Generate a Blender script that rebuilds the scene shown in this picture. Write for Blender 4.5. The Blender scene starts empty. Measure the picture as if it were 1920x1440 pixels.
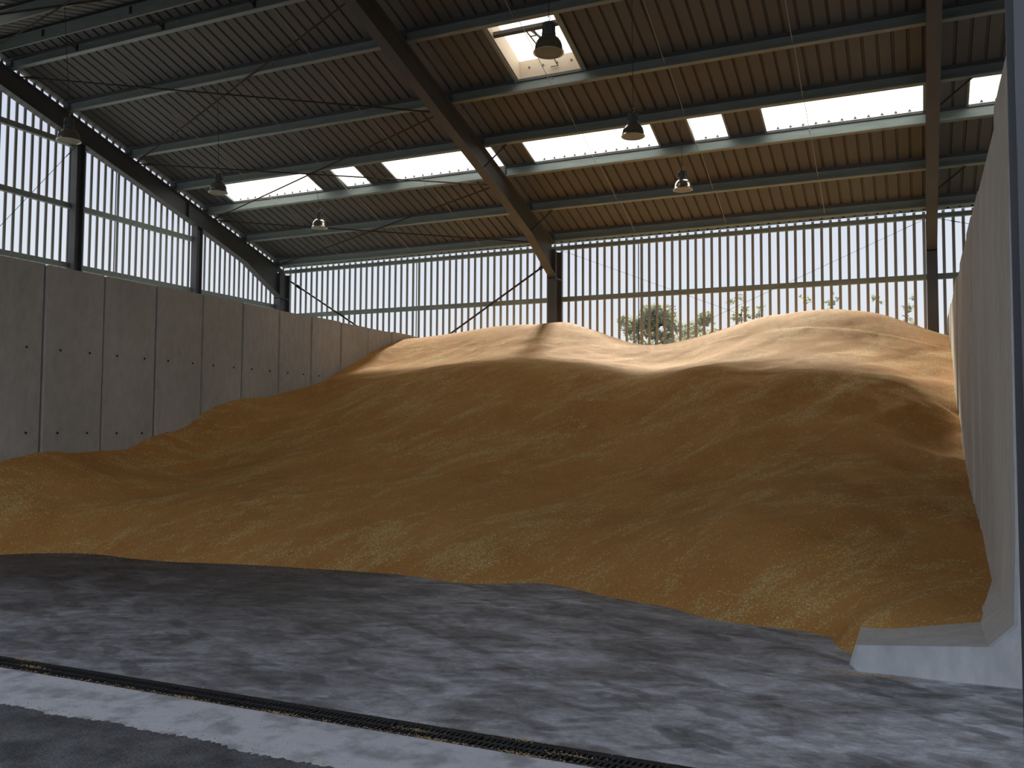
import bpy, math, random
import numpy as np
from mathutils import Vector, Matrix
random.seed(7)
rng = np.random.default_rng(7)
sc = bpy.context.scene
C = sc.collection

# ------------------------------------------------------------------ camera, sky, sun, exposure
H_CAM = 1.5025
cam_d = bpy.data.cameras.new('camera'); cam = bpy.data.objects.new('camera', cam_d); C.objects.link(cam)
yaw, pitch, roll = 0.42766, 0.05496, 0.0052
cy, sy, cp, sp = math.cos(yaw), math.sin(yaw), math.cos(pitch), math.sin(pitch)
f = Vector((-sy*cp, cy*cp, sp)); r = Vector((cy, sy, 0)); u = r.cross(f)
r2 = r*math.cos(roll) + u*math.sin(roll); u2 = -r*math.sin(roll) + u*math.cos(roll)
M = Matrix((r2, u2, -f)).transposed().to_4x4(); M.translation = (0, 0, H_CAM)
cam.matrix_world = M
cam_d.sensor_fit = 'HORIZONTAL'; cam_d.sensor_width = 36; cam_d.lens = 1670.92/1920*36
cam_d.clip_start = 0.02; cam_d.clip_end = 500
sc.camera = cam

world = bpy.data.worlds.new('sky'); sc.world = world; world.use_nodes = True
wt = world.node_tree; wt.nodes.clear()
wo = wt.nodes.new('ShaderNodeOutputWorld'); wb = wt.nodes.new('ShaderNodeBackground')
tc = wt.nodes.new('ShaderNodeTexCoord'); sx = wt.nodes.new('ShaderNodeSeparateXYZ'); cr = wt.nodes.new('ShaderNodeValToRGB')
wt.links.new(tc.outputs['Generated'], sx.inputs[0]); wt.links.new(sx.outputs['Z'], cr.inputs[0])
wt.links.new(cr.outputs[0], wb.inputs[0]); wt.links.new(wb.outputs[0], wo.inputs[0])
e = cr.color_ramp.elements
e[0].position = 0.0; e[0].color = (0.80, 0.78, 0.74, 1)
e[1].position = 1.0; e[1].color = (0.56, 0.64, 0.78, 1)
k = cr.color_ramp.elements.new(0.16); k.color = (0.70, 0.75, 0.82, 1)
k = cr.color_ramp.elements.new(0.36); k.color = (0.56, 0.62, 0.78, 1)
wb.inputs[1].default_value = 1.0

sun_d = bpy.data.lights.new('sun', 'SUN'); sun = bpy.data.objects.new('sun', sun_d); C.objects.link(sun)
sun_d.energy = 10.0; sun_d.angle = math.radians(8); sun_d.color = (1.0, 0.90, 0.74)
sun_dir = Vector((0.22, -0.82, -0.565)).normalized()
sun.rotation_euler = sun_dir.to_track_quat('-Z', 'Y').to_euler(); sun.location = (-20, 60, 45)

sc.view_settings.view_transform = 'Standard'; sc.view_settings.look = 'None'
sc.view_settings.gamma = 1.0; sc.view_settings.use_curve_mapping = False
sc.view_settings.exposure = 0.1
sc.cycles.max_bounces = 10; sc.cycles.diffuse_bounces = 6; sc.cycles.transmission_bounces = 8; sc.cycles.transparent_max_bounces = 12
sc.cycles.use_denoising = True

# ------------------------------------------------------------------ materials
def mat(name, base, rough=0.7, metal=0.0, var=0.0, scale=3.0, bump=0.0, bscale=40.0, col2=None, stretch=(1, 1, 1), spec=None):
    m = bpy.data.materials.new(name); m.use_nodes = True
    t = m.node_tree; b = t.nodes['Principled BSDF']
    b.inputs['Roughness'].default_value = rough; b.inputs['Metallic'].default_value = metal
    if spec is not None: b.inputs['Specular IOR Level'].default_value = spec
    co = t.nodes.new('ShaderNodeTexCoord'); mp = t.nodes.new('ShaderNodeMapping'); mp.inputs['Scale'].default_value = stretch
    t.links.new(co.outputs['Object'], mp.inputs[0])
    n = t.nodes.new('ShaderNodeTexNoise'); n.inputs['Scale'].default_value = scale; n.inputs['Detail'].default_value = 6
    t.links.new(mp.outputs[0], n.inputs['Vector'])
    rp = t.nodes.new('ShaderNodeValToRGB'); rp.color_ramp.elements[0].position = 0.3; rp.color_ramp.elements[1].position = 0.7
    c2 = col2 or tuple(c*(1-var) for c in base)
    rp.color_ramp.elements[0].color = (*c2, 1); rp.color_ramp.elements[1].color = (*base, 1)
    t.links.new(n.outputs['Fac'], rp.inputs[0]); t.links.new(rp.outputs[0], b.inputs['Base Color'])
    if bump:
        n2 = t.nodes.new('ShaderNodeTexNoise'); n2.inputs['Scale'].default_value = bscale; n2.inputs['Detail'].default_value = 4
        t.links.new(mp.outputs[0], n2.inputs['Vector'])
        bp = t.nodes.new('ShaderNodeBump'); bp.inputs['Strength'].default_value = bump; bp.inputs['Distance'].default_value = 0.01
        t.links.new(n2.outputs['Fac'], bp.inputs['Height']); t.links.new(bp.outputs[0], b.inputs['Normal'])
    return m

M_steel = mat('painted_frame_steel', (0.11, 0.12, 0.135), 0.5, var=0.2, scale=2)
M_galv = mat('galvanised_steel', (0.32, 0.39, 0.38), 0.45, metal=0.12, var=0.22, scale=6, stretch=(0.4, 2, 2))
M_slat = mat('slat_metal', (0.42, 0.42, 0.41), 0.55, var=0.25, scale=1.2)
M_roof = mat('roof_sheet_underside', (0.162, 0.165, 0.165), 0.65, var=0.14, scale=0.8)
M_rod = mat('rod_steel', (0.09, 0.075, 0.068), 0.8, metal=0.0, var=0.3, spec=0.2)
M_wire = mat('bright_wire', (0.55, 0.56, 0.55), 0.5, metal=0.0, var=0.1)
M_alu = mat('spun_aluminium', (0.62, 0.63, 0.60), 0.2, metal=0.95, var=0.08)
M_hous = mat('lamp_housing_grey', (0.13, 0.14, 0.15), 0.5, var=0.2)
M_beige = mat('upstand_beige', (0.62, 0.53, 0.42), 0.7, var=0.08)
M_iron = mat('cast_iron_black', (0.018, 0.019, 0.021), 0.6, var=0.4, scale=20, bump=0.4)
M_bark = mat('bark', (0.12, 0.09, 0.07), 0.9, var=0.4, scale=6)

def concrete(name, base, dark, spots=True, rough=0.8):
    m = mat(name, base, rough, scale=1.1, col2=dark, bump=0.25, bscale=60, stretch=(1, 1, 0.45))
    t = m.node_tree; b = t.nodes['Principled BSDF']; rp = [n for n in t.nodes if n.type == 'VALTORGB'][0]
    n = t.nodes.new('ShaderNodeTexNoise'); n.inputs['Scale'].default_value = 9; n.inputs['Detail'].default_value = 8; n.inputs['Roughness'].default_value = 0.7
    co = [x for x in t.nodes if x.type == 'MAPPING'][0]; t.links.new(co.outputs[0], n.inputs['Vector'])
    mx = t.nodes.new('ShaderNodeMixRGB'); mx.blend_type = 'OVERLAY'; mx.inputs[0].default_value = 0.35
    t.links.new(rp.outputs[0], mx.inputs[1]); t.links.new(n.outputs['Fac'], mx.inputs[2]); t.links.new(mx.outputs[0], b.inputs['Base Color'])
    return m
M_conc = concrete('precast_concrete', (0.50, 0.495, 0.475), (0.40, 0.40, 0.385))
M_conc_lit = concrete('precast_concrete_lit', (0.62, 0.60, 0.55), (0.50, 0.485, 0.45))  # right wall only: stronger light is put into this paler concrete colour
M_conc_end = concrete('precast_concrete_cut_end', (0.62, 0.64, 0.64), (0.42, 0.45, 0.47))
M_apron = concrete('pale_concrete_strip', (0.66, 0.665, 0.68), (0.42, 0.42, 0.43))
_r = [q for q in M_apron.node_tree.nodes if q.type == 'VALTORGB'][0]; _r.color_ramp.elements[0].position = 0.36; _r.color_ramp.elements[1].position = 0.52
[q for q in M_apron.node_tree.nodes if q.type == 'TEX_NOISE'][0].inputs['Scale'].default_value = 4.5
[q for q in M_apron.node_tree.nodes if q.type == 'TEX_NOISE'][0].inputs['Detail'].default_value = 9
M_asph = mat('asphalt', (0.19, 0.188, 0.185), 0.9, scale=5, col2=(0.06, 0.06, 0.06), bump=1.0, bscale=90)
_t = M_asph.node_tree; _n = _t.nodes.new('ShaderNodeTexNoise'); _n.inputs['Scale'].default_value = 75; _n.inputs['Detail'].default_value = 3
_m = _t.nodes.new('ShaderNodeMixRGB'); _m.blend_type = 'OVERLAY'; _m.inputs[0].default_value = 0.9; _b = _t.nodes['Principled BSDF']; _r = [q for q in _t.nodes if q.type == 'VALTORGB'][0]
_c = [q for q in _t.nodes if q.type == 'TEX_COORD'][0]; _t.links.new(_c.outputs['Object'], _n.inputs['Vector'])
_t.links.new(_r.outputs[0], _m.inputs[1]); _t.links.new(_n.outputs['Fac'], _m.inputs[2]); _t.links.new(_m.outputs[0], _b.inputs['Base Color'])
M_grass = mat('field_ground', (0.10, 0.11, 0.05), 0.9, var=0.4, scale=0.3)

def trans_mat(name, col, tr=0.9):
    m = bpy.data.materials.new(name); m.use_nodes = True; t = m.node_tree; t.nodes.clear()
    o = t.nodes.new('ShaderNodeOutputMaterial'); d = t.nodes.new('ShaderNodeBsdfDiffuse'); l = t.nodes.new('ShaderNodeBsdfTranslucent'); mx = t.nodes.new('ShaderNodeMixShader')
    n = t.nodes.new('ShaderNodeTexNoise'); n.inputs['Scale'].default_value = 2.5
    rp = t.nodes.new('ShaderNodeValToRGB'); rp.color_ramp.elements[0].color = (*[c*0.93 for c in col], 1); rp.color_ramp.elements[1].color = (*col, 1)
    t.links.new(n.outputs['Fac'], rp.inputs[0]); t.links.new(rp.outputs[0], d.inputs[0]); t.links.new(rp.outputs[0], l.inputs[0])
    mx.inputs[0].default_value = tr
    t.links.new(d.outputs[0], mx.inputs[1]); t.links.new(l.outputs[0], mx.inputs[2]); t.links.new(mx.outputs[0], o.inputs[0])
    return m
M_grp = trans_mat('translucent_rooflight', (0.93, 0.93, 0.91), 0.92)
M_leafs = [trans_mat('leaf_hazed', (0.44, 0.46, 0.35), 0.45), trans_mat('leaf_hazed_pale', (0.52, 0.54, 0.43), 0.45)]  # haze over the distant trees is mixed into these pale leaf colours

def floor_mat():
    m = bpy.data.materials.new('smeared_concrete_floor'); m.use_nodes = True; t = m.node_tree; b = t.nodes['Principled BSDF']
    b.inputs['Roughness'].default_value = 0.62; b.inputs['Specular IOR Level'].default_value = 0.35
    L = t.links.new
    co = t.nodes.new('ShaderNodeTexCoord')
    def noise(scale, det, vec, rough=0.6, dist=0.0):
        n = t.nodes.new('ShaderNodeTexNoise'); n.inputs['Scale'].default_value = scale; n.inputs['Detail'].default_value = det
        n.inputs['Roughness'].default_value = rough; n.inputs['Distortion'].default_value = dist; L(vec, n.inputs['Vector']); return n.outputs['Fac']
    def ramp(v, p0, p1, c0=(0, 0, 0, 1), c1=(1, 1, 1, 1)):
        q = t.nodes.new('ShaderNodeValToRGB'); q.color_ramp.elements[0].position = p0; q.color_ramp.elements[1].position = p1
        q.color_ramp.elements[0].color = c0; q.color_ramp.elements[1].color = c1; L(v, q.inputs[0]); return q.outputs[0]
    def mix(fac, a, c, bt='MIX'):
        x = t.nodes.new('ShaderNodeMixRGB'); x.blend_type = bt
        if isinstance(fac, float): x.inputs[0].default_value = fac
        else: L(fac, x.inputs[0])
        for i, v in ((1, a), (2, c)):
            if isinstance(v, tuple): x.inputs[i].default_value = v
            else: L(v, x.inputs[i])
        return x.outputs[0]
    def mapping(rz, s):
        q = t.nodes.new('ShaderNodeMapping'); q.inputs['Rotation'].default_value = (0, 0, rz); L(co.outputs['Object'], q.inputs[0]); w = t.nodes.new('ShaderNodeMapping'); w.inputs['Scale'].default_value = s; L(q.outputs[0], w.inputs[0]); return w.outputs[0]
    big = noise(0.33, 4, mapping(0, (1, 1, 1)))
    mid = noise(1.6, 6, mapping(0.2, (1, 1.6, 1)), 0.65, 0.6)
    smear = noise(3.4, 8, mapping(-0.35, (0.75, 1.4, 1)), 0.72, 1.0)
    def strokes(rz, sc_, st, dth, cth, seed):
        v = t.nodes.new('ShaderNodeTexVoronoi'); v.inputs['Scale'].default_value = sc_; v.inputs['Randomness'].default_value = 0.9; v.voronoi_dimensions = '2D'
        w = t.nodes.new('ShaderNodeMixRGB'); w.blend_type = 'ADD'; w.inputs[0].default_value = 0.28
        nz = t.nodes.new('ShaderNodeTexNoise'); nz.inputs['Scale'].default_value = 5; nz.inputs['Detail'].default_value = 4; L(mapping(0, (1, 1, 1)), nz.inputs['Vector'])
        L(mapping(rz, st), w.inputs[1]); L(nz.outputs['Color'], w.inputs[2]); L(w.outputs[0], v.inputs['Vector'])
        d = ramp(v.outputs['Distance'], dth, dth+0.10, (1, 1, 1, 1), (0, 0, 0, 1))
        se = t.nodes.new('ShaderNodeSeparateColor'); L(v.outputs['Color'], se.inputs[0])
        g_ = ramp(se.outputs[seed], cth, cth+0.15)
        m_ = t.nodes.new('ShaderNodeMath'); m_.operation = 'MULTIPLY'; L(d, m_.inputs[0]); L(g_, m_.inputs[1]); return m_.outputs[0]
    st1 = strokes(0.55, 2.6, (0.55, 2.2, 1), 0.26, 0.5, 0); st2 = strokes(-0.5, 3.4, (0.5, 2.0, 1), 0.24, 0.55, 1); st3 = strokes(1.2, 1.5, (0.6, 1.5, 1), 0.3, 0.6, 2)
    fine = noise(60, 4, mapping(0, (1, 1, 1)))
    blot = noise(9, 7, mapping(0.1, (0.8, 1.2, 1)), 0.75, 0.8)
    # colour darkens to the left and back: dirt, with shade painted in as well
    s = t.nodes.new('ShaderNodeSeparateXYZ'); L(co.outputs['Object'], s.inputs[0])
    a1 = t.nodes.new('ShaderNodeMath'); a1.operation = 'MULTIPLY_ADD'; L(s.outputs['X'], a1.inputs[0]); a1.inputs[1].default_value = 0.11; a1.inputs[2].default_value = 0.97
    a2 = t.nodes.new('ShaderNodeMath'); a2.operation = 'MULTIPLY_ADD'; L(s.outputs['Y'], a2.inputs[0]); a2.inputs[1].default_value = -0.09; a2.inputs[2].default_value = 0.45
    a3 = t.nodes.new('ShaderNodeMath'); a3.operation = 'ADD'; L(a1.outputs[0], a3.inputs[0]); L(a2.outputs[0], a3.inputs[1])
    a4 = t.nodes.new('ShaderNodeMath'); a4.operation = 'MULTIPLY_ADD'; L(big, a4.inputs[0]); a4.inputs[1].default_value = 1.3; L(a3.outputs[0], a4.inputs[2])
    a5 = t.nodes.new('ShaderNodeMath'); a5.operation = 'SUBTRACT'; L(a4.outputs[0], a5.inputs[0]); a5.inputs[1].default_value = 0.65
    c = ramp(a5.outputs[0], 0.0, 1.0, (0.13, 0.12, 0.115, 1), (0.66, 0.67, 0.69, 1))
    c = mix(1.0, c, ramp(mid, 0.36, 0.64, (0.5, 0.48, 0.46, 1), (1.25, 1.27, 1.3, 1)), 'MULTIPLY')
    c = mix(1.0, c, ramp(smear, 0.36, 0.6, (0.74, 0.73, 0.73, 1), (1.12, 1.12, 1.12, 1)), 'MULTIPLY')
    patch = ramp(noise(0.8, 5, mapping(0.3, (1, 1.3, 1)), 0.6, 0.4), 0.36, 0.5)
    for q_, a_ in ((st1, 0.5), (st2, 0.45), (st3, 0.35)):
        mm = t.nodes.new('ShaderNodeMath'); mm.operation = 'MULTIPLY'; L(q_, mm.inputs[0]); mm.inputs[1].default_value = a_
        m2 = t.nodes.new('ShaderNodeMath'); m2.operation = 'MULTIPLY'; L(mm.outputs[0], m2.inputs[0]); L(patch, m2.inputs[1])
        c = mix(m2.outputs[0], c, (0.09, 0.088, 0.09, 1))
    c = mix(1.0, c, ramp(blot, 0.38, 0.62, (0.72, 0.71, 0.70, 1), (1.14, 1.14, 1.15, 1)), 'MULTIPLY')
    c = mix(1.0, c, ramp(fine, 0.3, 0.7, (0.88, 0.88, 0.88, 1), (1.08, 1.08, 1.08, 1)), 'MULTIPLY')
    L(c, b.inputs['Base Color'])
    bp = t.nodes.new('ShaderNodeBump'); bp.inputs['Strength'].default_value = 0.25; bp.inputs['Distance'].default_value = 0.004; L(fine, bp.inputs['Height']); L(bp.outputs[0], b.inputs['Normal'])
    return m
M_floor = floor_mat()

def grain_mat():
    m = bpy.data.materials.new('wheat_grain'); m.use_nodes = True; t = m.node_tree; b = t.nodes['Principled BSDF']
    b.inputs['Roughness'].default_value = 0.8; b.inputs['Specular IOR Level'].default_value = 0.2
    L = t.links.new; co = t.nodes.new('ShaderNodeTexCoord')
    def mapping(rz, s):
        q = t.nodes.new('ShaderNodeMapping'); q.inputs['Rotation'].default_value = (0, 0, rz); L(co.outputs['Object'], q.inputs[0]); w = t.nodes.new('ShaderNodeMapping'); w.inputs['Scale'].default_value = s; L(q.outputs[0], w.inputs[0]); return w.outputs[0]
    def noise(scale, det, vec, rough=0.6, dist=0.0):
        n = t.nodes.new('ShaderNodeTexNoise'); n.inputs['Scale'].default_value = scale; n.inputs['Detail'].default_value = det
        n.inputs['Roughness'].default_value = rough; n.inputs['Distortion'].default_value = dist; L(vec, n.inputs['Vector']); return n.outputs['Fac']
    def ramp(v, p0, p1, c0=(0, 0, 0, 1), c1=(1, 1, 1, 1)):
        q = t.nodes.new('ShaderNodeValToRGB'); q.color_ramp.elements[0].position = p0; q.color_ramp.elements[1].position = p1
        q.color_ramp.elements[0].color = c0; q.color_ramp.elements[1].color = c1; L(v, q.inputs[0]); return q.outputs[0]
    def math_(op, a, c):
        x = t.nodes.new('ShaderNodeMath'); x.operation = op
        for i, v in ((0, a), (1, c)):
            if isinstance(v, (int, float)): x.inputs[i].default_value = v
            else: L(v, x.inputs[i])
        return x.outputs[0]
    base = ramp(noise(0.9, 6, mapping(0, (1, 1, 1)), 0.65), 0.32, 0.68, (0.52, 0.245, 0.066, 1), (0.63, 0.33, 0.095, 1))
    # chaff: pale husks gathered in drifts that run down the slope
    drift = noise(1.0, 9, mapping(-1.05, (0.55, 1.6, 1.0)), 0.7, 0.9)
    drift2 = noise(3.4, 7, mapping(-0.8, (0.55, 2.0, 1.0)), 0.72, 0.8)
    d = math_('ADD', math_('MULTIPLY', drift, 0.62), math_('MULTIPLY', drift2, 0.38))
    dens = ramp(d, 0.49, 0.64)
    vo = t.nodes.new('ShaderNodeTexVoronoi'); vo.inputs['Scale'].default_value = 95; L(mapping(0.3, (1, 1, 1)), vo.inputs['Vector'])
    sep = t.nodes.new('ShaderNodeSeparateColor'); L(vo.outputs['Color'], sep.inputs[0])
    vo2 = t.nodes.new('ShaderNodeTexVoronoi'); vo2.inputs['Scale'].default_value = 48; L(mapping(0.9, (1, 1.6, 1)), vo2.inputs['Vector'])
    sep2 = t.nodes.new('ShaderNodeSeparateColor'); L(vo2.outputs['Color'], sep2.inputs[0])
    th = math_('SUBTRACT', 0.975, math_('MULTIPLY', dens, 0.5))
    k1 = math_('GREATER_THAN', sep.outputs[0], th)
    k2 = math_('GREATER_THAN', sep2.outputs[0], math_('ADD', th, 0.02))
    near = math_('LESS_THAN', vo2.outputs['Distance'], 0.33)
    k = math_('MAXIMUM', k1, math_('MULTIPLY', k2, near))
    k = math_('MULTIPLY', k, 0.85)
    mx = t.nodes.new('ShaderNodeMixRGB'); L(k, mx.inputs[0]); L(base, mx.inputs[1]); mx.inputs[2].default_value = (0.80, 0.65, 0.31, 1)
    # general paling inside the drifts
    mx0 = t.nodes.new('ShaderNodeMixRGB'); L(math_('MULTIPLY', dens, 0.22), mx0.inputs[0]); L(mx.outputs[0], mx0.inputs[1]); mx0.inputs[2].default_value = (0.64, 0.46, 0.17, 1)
    gr = t.nodes.new('ShaderNodeMixRGB'); gr.blend_type = 'MULTIPLY'; gr.inputs[0].default_value = 1.0
    L(mx0.outputs[0], gr.inputs[1]); L(ramp(noise(120, 3, mapping(0, (1, 1, 1)), 0.7), 0.3, 0.7, (0.62, 0.6, 0.56, 1), (1.2, 1.2, 1.2, 1)), gr.inputs[2])
    L(gr.outputs[0], b.inputs['Base Color'])
    bp = t.nodes.new('ShaderNodeBump'); bp.inputs['Strength'].default_value = 0.5; bp.inputs['Distance'].default_value = 0.012
    L(noise(75, 4, mapping(0, (1, 1, 1)), 0.7), bp.inputs['Height']); L(bp.outputs[0], b.inputs['Normal'])
    return m
M_grain = grain_mat()
M_kernel = mat('loose_kernels', (0.66, 0.47, 0.22), 0.8, var=0.35, scale=30)

# ------------------------------------------------------------------ helpers
class MB:
    def __init__(s): s.v = []; s.f = []
    def add(s, v, f):
        n = len(s.v); s.v += [tuple(p) for p in v]; s.f += [tuple(i+n for i in q) for q in f]; return s
    def box(s, x0, x1, y0, y1, z0, z1):
        return s.add([(x0, y0, z0), (x1, y0, z0), (x1, y1, z0), (x0, y1, z0), (x0, y0, z1), (x1, y0, z1), (x1, y1, z1), (x0, y1, z1)],
                     [(0, 3, 2, 1), (4, 5, 6, 7), (0, 1, 5, 4), (1, 2, 6, 5), (2, 3, 7, 6), (3, 0, 4, 7)])
    def extrude(s, prof, fn, a, b, caps=True):
        """closed profile (list of 2-tuples) swept from a to b; fn(p, q, t) -> xyz"""
        n = len(prof)
        v = [fn(p, q, a) for p, q in prof] + [fn(p, q, b) for p, q in prof]
        fs = [(i, (i+1) % n, n+(i+1) % n, n+i) for i in range(n)]
        if caps: fs += [tuple(range(n-1, -1, -1)), tuple(range(n, 2*n))]
        return s.add(v, fs)
    def tube(s, pts, rad, seg=8, caps=True):
        pts = [Vector(p) for p in pts]; rr = rad if isinstance(rad, (list, tuple)) else [rad]*len(pts)
        base = len(s.v); up = None
        for i, p in enumerate(pts):
            d = (pts[min(i+1, len(pts)-1)] - pts[max(i-1, 0)]).normalized()
            a = d.cross(Vector((0, 0, 1)) if abs(d.z) < 0.95 else Vector((1, 0, 0))).normalized(); b = d.cross(a)
            for k in range(seg):
                w = 2*math.pi*k/seg; s.v.append(tuple(p + (a*math.cos(w) + b*math.sin(w))*rr[i]))
        for i in range(len(pts)-1):
            for k in range(seg):
                s.f.append((base+i*seg+k, base+i*seg+(k+1) % seg, base+(i+1)*seg+(k+1) % seg, base+(i+1)*seg+k))
        if caps:
            s.f.append(tuple(base+k for k in range(seg-1, -1, -1))); s.f.append(tuple(base+(len(pts)-1)*seg+k for k in range(seg)))
        return s
    def lathe(s, prof, seg=24, o=(0, 0, 0), ribs=0.0):
        base = len(s.v)
        for rr, z in prof:
            for k in range(seg):
                w = 2*math.pi*k/seg; q = rr*(1 + (ribs if k % 2 else 0)); s.v.append((o[0]+q*math.cos(w), o[1]+q*math.sin(w), o[2]+z))
        for i in range(len(prof)-1):
            for k in range(seg):
                s.f.append((base+i*seg+k, base+i*seg+(k+1) % seg, base+(i+1)*seg+(k+1) % seg, base+(i+1)*seg+k))
        return s
    def mesh(s, name, m, smooth=False):
        me = bpy.data.meshes.new(name); me.from_pydata(s.v, [], s.f); me.validate(); me.update()
        ms = m if isinstance(m, list) else [m]
        for x in ms: me.materials.append(x)
        if smooth: me.polygons.foreach_set('use_smooth', [True]*len(me.polygons))
        return me
    def build(s, name, m, parent=None, smooth=False, bevel=0):
        return link(name, s.mesh(name, m, smooth), parent, bevel)

def link(name, me, parent=None, bevel=0, loc=None):
    o = bpy.data.objects.new(name, me); C.objects.link(o)
    if parent is not None: o.parent = parent
    if loc is not None: o.location = loc
    if bevel:
        b = o.modifiers.new('bevel', 'BEVEL'); b.width = bevel; b.segments = 1; b.limit_method = 'ANGLE'
    return o
def tag(o, label=None, cat=None, group=None, kind=None):
    if label: o['label'] = label
    if cat: o['category'] = cat
    if group: o['group'] = group
    if kind: o['kind'] = kind
    return o
def empty(name, loc=(0, 0, 0)):
    o = bpy.data.objects.new(name, None); C.objects.link(o); o.location = loc; o.empty_display_size = 0.2; return o

# ------------------------------------------------------------------ key dimensions
E0, SL, YB, YR, YF = 6.146, 0.3067, 20.0, 11.1, 2.2
XF = [-16.06, -7.89, 0.31]                 # frame lines
XL, XR = -16.22, 8.6
XW, XI = -11.04, 0.53                      # inner faces of the concrete walls
def Z(y):                                  # underside of the roof sheets
    return E0 + SL*(YB - y) if y >= YR else E0 + SL*(YB - (2*YR - y))
CA = 1/math.sqrt(1+SL*SL); SA = SL*CA

# ------------------------------------------------------------------ ground and floor
g = MB().box(-160, 160, 20.6, 260, -0.3, -0.06)
tag(g.build('ground', M_grass), 'rough open land beyond the back wall of the shed', kind='structure')
g = MB(); _n = 900
_xs = np.linspace(-12, 3, _n); _ys = 3.385 + 0.016*np.array([random.uniform(-1, 1) for _ in _xs]) + 0.018*np.sin(_xs*3.1) + 0.012*np.sin(_xs*9.7+1)
_top = [(-60, 3.385)] + list(zip(_xs.tolist(), _ys.tolist())) + [(60, 3.385), (60, -40), (-60, -40)]
g.extrude(_top, lambda p, q, t: (p, q, t), -0.25, 0.004)
tag(g.build('asphalt_yard', M_asph), 'dark coarse asphalt yard in front of the shed', kind='structure')
tag(MB().box(-17, 9, 3.30, 3.89, -0.25, 0.0).build('floor_1', M_apron), 'pale concrete strip between asphalt and drain', kind='structure')
tag(MB().box(-17, 9, 4.085, 20.5, -0.25, 0.0).build('floor', M_floor), 'grey concrete floor smeared with dark tyre marks', kind='structure')

# drain: trough with iron grates, each grate a part
dr = empty('floor_drain', (-8, 3.99, 0))
tag(dr, 'long black cast iron slot drain set across the concrete floor', 'drain')
MB().box(-9, 17, -0.098, -0.088, -0.2, 0).box(-9, 17, 0.085, 0.095, -0.2, 0).box(-9, 17, -0.098, 0.095, -0.25, -0.2).build('drain_trough', M_iron, dr)
gm = MB()
gm.box(0.003, 0.497, -0.087, -0.067, -0.03, -0.003).box(0.003, 0.497, 0.064, 0.084, -0.03, -0.003).box(0.003, 0.497, -0.008, 0.008, -0.03, -0.003)
for i in range(16):
    x = 0.012 + i*0.0305
    gm.add([(x, -0.067, -0.03), (x+0.012, -0.067, -0.03), (x+0.03, 0.064, -0.03), (x+0.018, 0.064, -0.03), (x, -0.067, -0.004), (x+0.012, -0.067, -0.004), (x+0.03, 0.064, -0.004), (x+0.018, 0.064, -0.004)],
           [(0, 3, 2, 1), (4, 5, 6, 7), (0, 1, 5, 4), (1, 2, 6, 5), (2, 3, 7, 6), (3, 0, 4, 7)])
gmesh = gm.mesh('grate', M_iron)
for i in range(50): link('grate', gmesh, dr, loc=(-9+i*0.5, 0, 0))

# ------------------------------------------------------------------ slatted walls
RAIL = [(-0.05, -0.055), (0.05, -0.055), (0.05, -0.046), (-0.042, -0.046), (-0.042, 0.046), (0.05, 0.046), (0.05, 0.055), (-0.05, 0.055)]
wbk = empty('wall_back', (-4, 20.1, 0)); tag(wbk, 'back wall of upright metal slats letting daylight through', kind='structure')
sl_me = MB().extrude([(-0.031, 0), (-0.026, -0.02), (0.026, -0.02), (0.031, 0)], lambda p, q, t: (p, q, t), 0, 1).mesh('slat', M_slat)
ox, oy = 4, -20.1
n = 0
x = -4.75 - 0.1825*63
while x < XR:
    if x > XL+0.03:
        o = link('slat', sl_me, wbk, loc=(x+ox, 0.03, 2.95)); o.scale = (1, 1, 6.125-2.95); n += 1
    x += 0.1825
def rail_x(z, name='wall_rail', h=1.0):
    MB().extrude([(p, q*h) for p, q in RAIL], lambda p, q, t: (t, p, q), XL+ox+0.05, XR+ox).build(name, M_galv, wbk).location = (0, -0.055, z)
rail_x(4.742); rail_x(5.999, h=0.82)
MB().box(XL+ox, XR+ox, -0.0, 0.15, 0, 2.98).build('concrete_plinth', M_conc, wbk)

wgl = empty('wall_left', (XL, 11, 0)); tag(wgl, 'slatted gable wall at the far left with light between the slats', kind='structure')
sl_my = MB().extrude([(0, -0.031), (0.02, -0.026), (0.02, 0.026), (0, 0.031)], lambda p, q, t: (p, q, t), 0, 1).mesh('slat', M_slat)
y = 11.41 - 0.1795*51
while y < 20.08:
    if y > 2.3:
        zt = Z(y) - 0.01
        o = link('slat', sl_my, wgl, loc=(-0.03, y-11, 2.0)); o.scale = (1, 1, zt-2.0)
    y += 0.1795
for z in (7.545, 6.225, 4.96):
    ye = 20.02 if z < 6.2 else (16.5 if z < 7 else YB - (z-E0+0.3)/SL)
    MB().extrude(RAIL, lambda p, q, t: (-p, t, q), max(2.35, 2*YR-ye)-11, ye-11).build('wall_rail', M_galv, wgl).location = (0.045, 0, z)
MB().box(-0.15, 0.0, YF-11, 9.08, 0, 2.0).build('concrete_plinth', M_conc, wgl)
# sloping trim that closes the gable above the rafter, leaving a slit at the very top
for s in (1, -1):
    ya, yb_ = (YR, 20.05) if s == 1 else (YR, YF)
    MB().add([(0, ya-11, Z(ya)-0.26), (0.03, ya-11, Z(ya)-0.26), (0.03, yb_-11, Z(yb_)-0.26), (0, yb_-11, Z(yb_)-0.26),
              (0, ya-11, Z(ya)-0.11), (0.03, ya-11, Z(ya)-0.11), (0.03, yb_-11, Z(yb_)-0.11), (0, yb_-11, Z(yb_)-0.11)],
             [(0, 3, 2, 1), (4, 5, 6, 7), (0, 1, 5, 4), (1, 2, 6, 5), (2, 3, 7, 6), (3, 0, 4, 7)]).build('gable_trim', M_steel, wgl)

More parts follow.
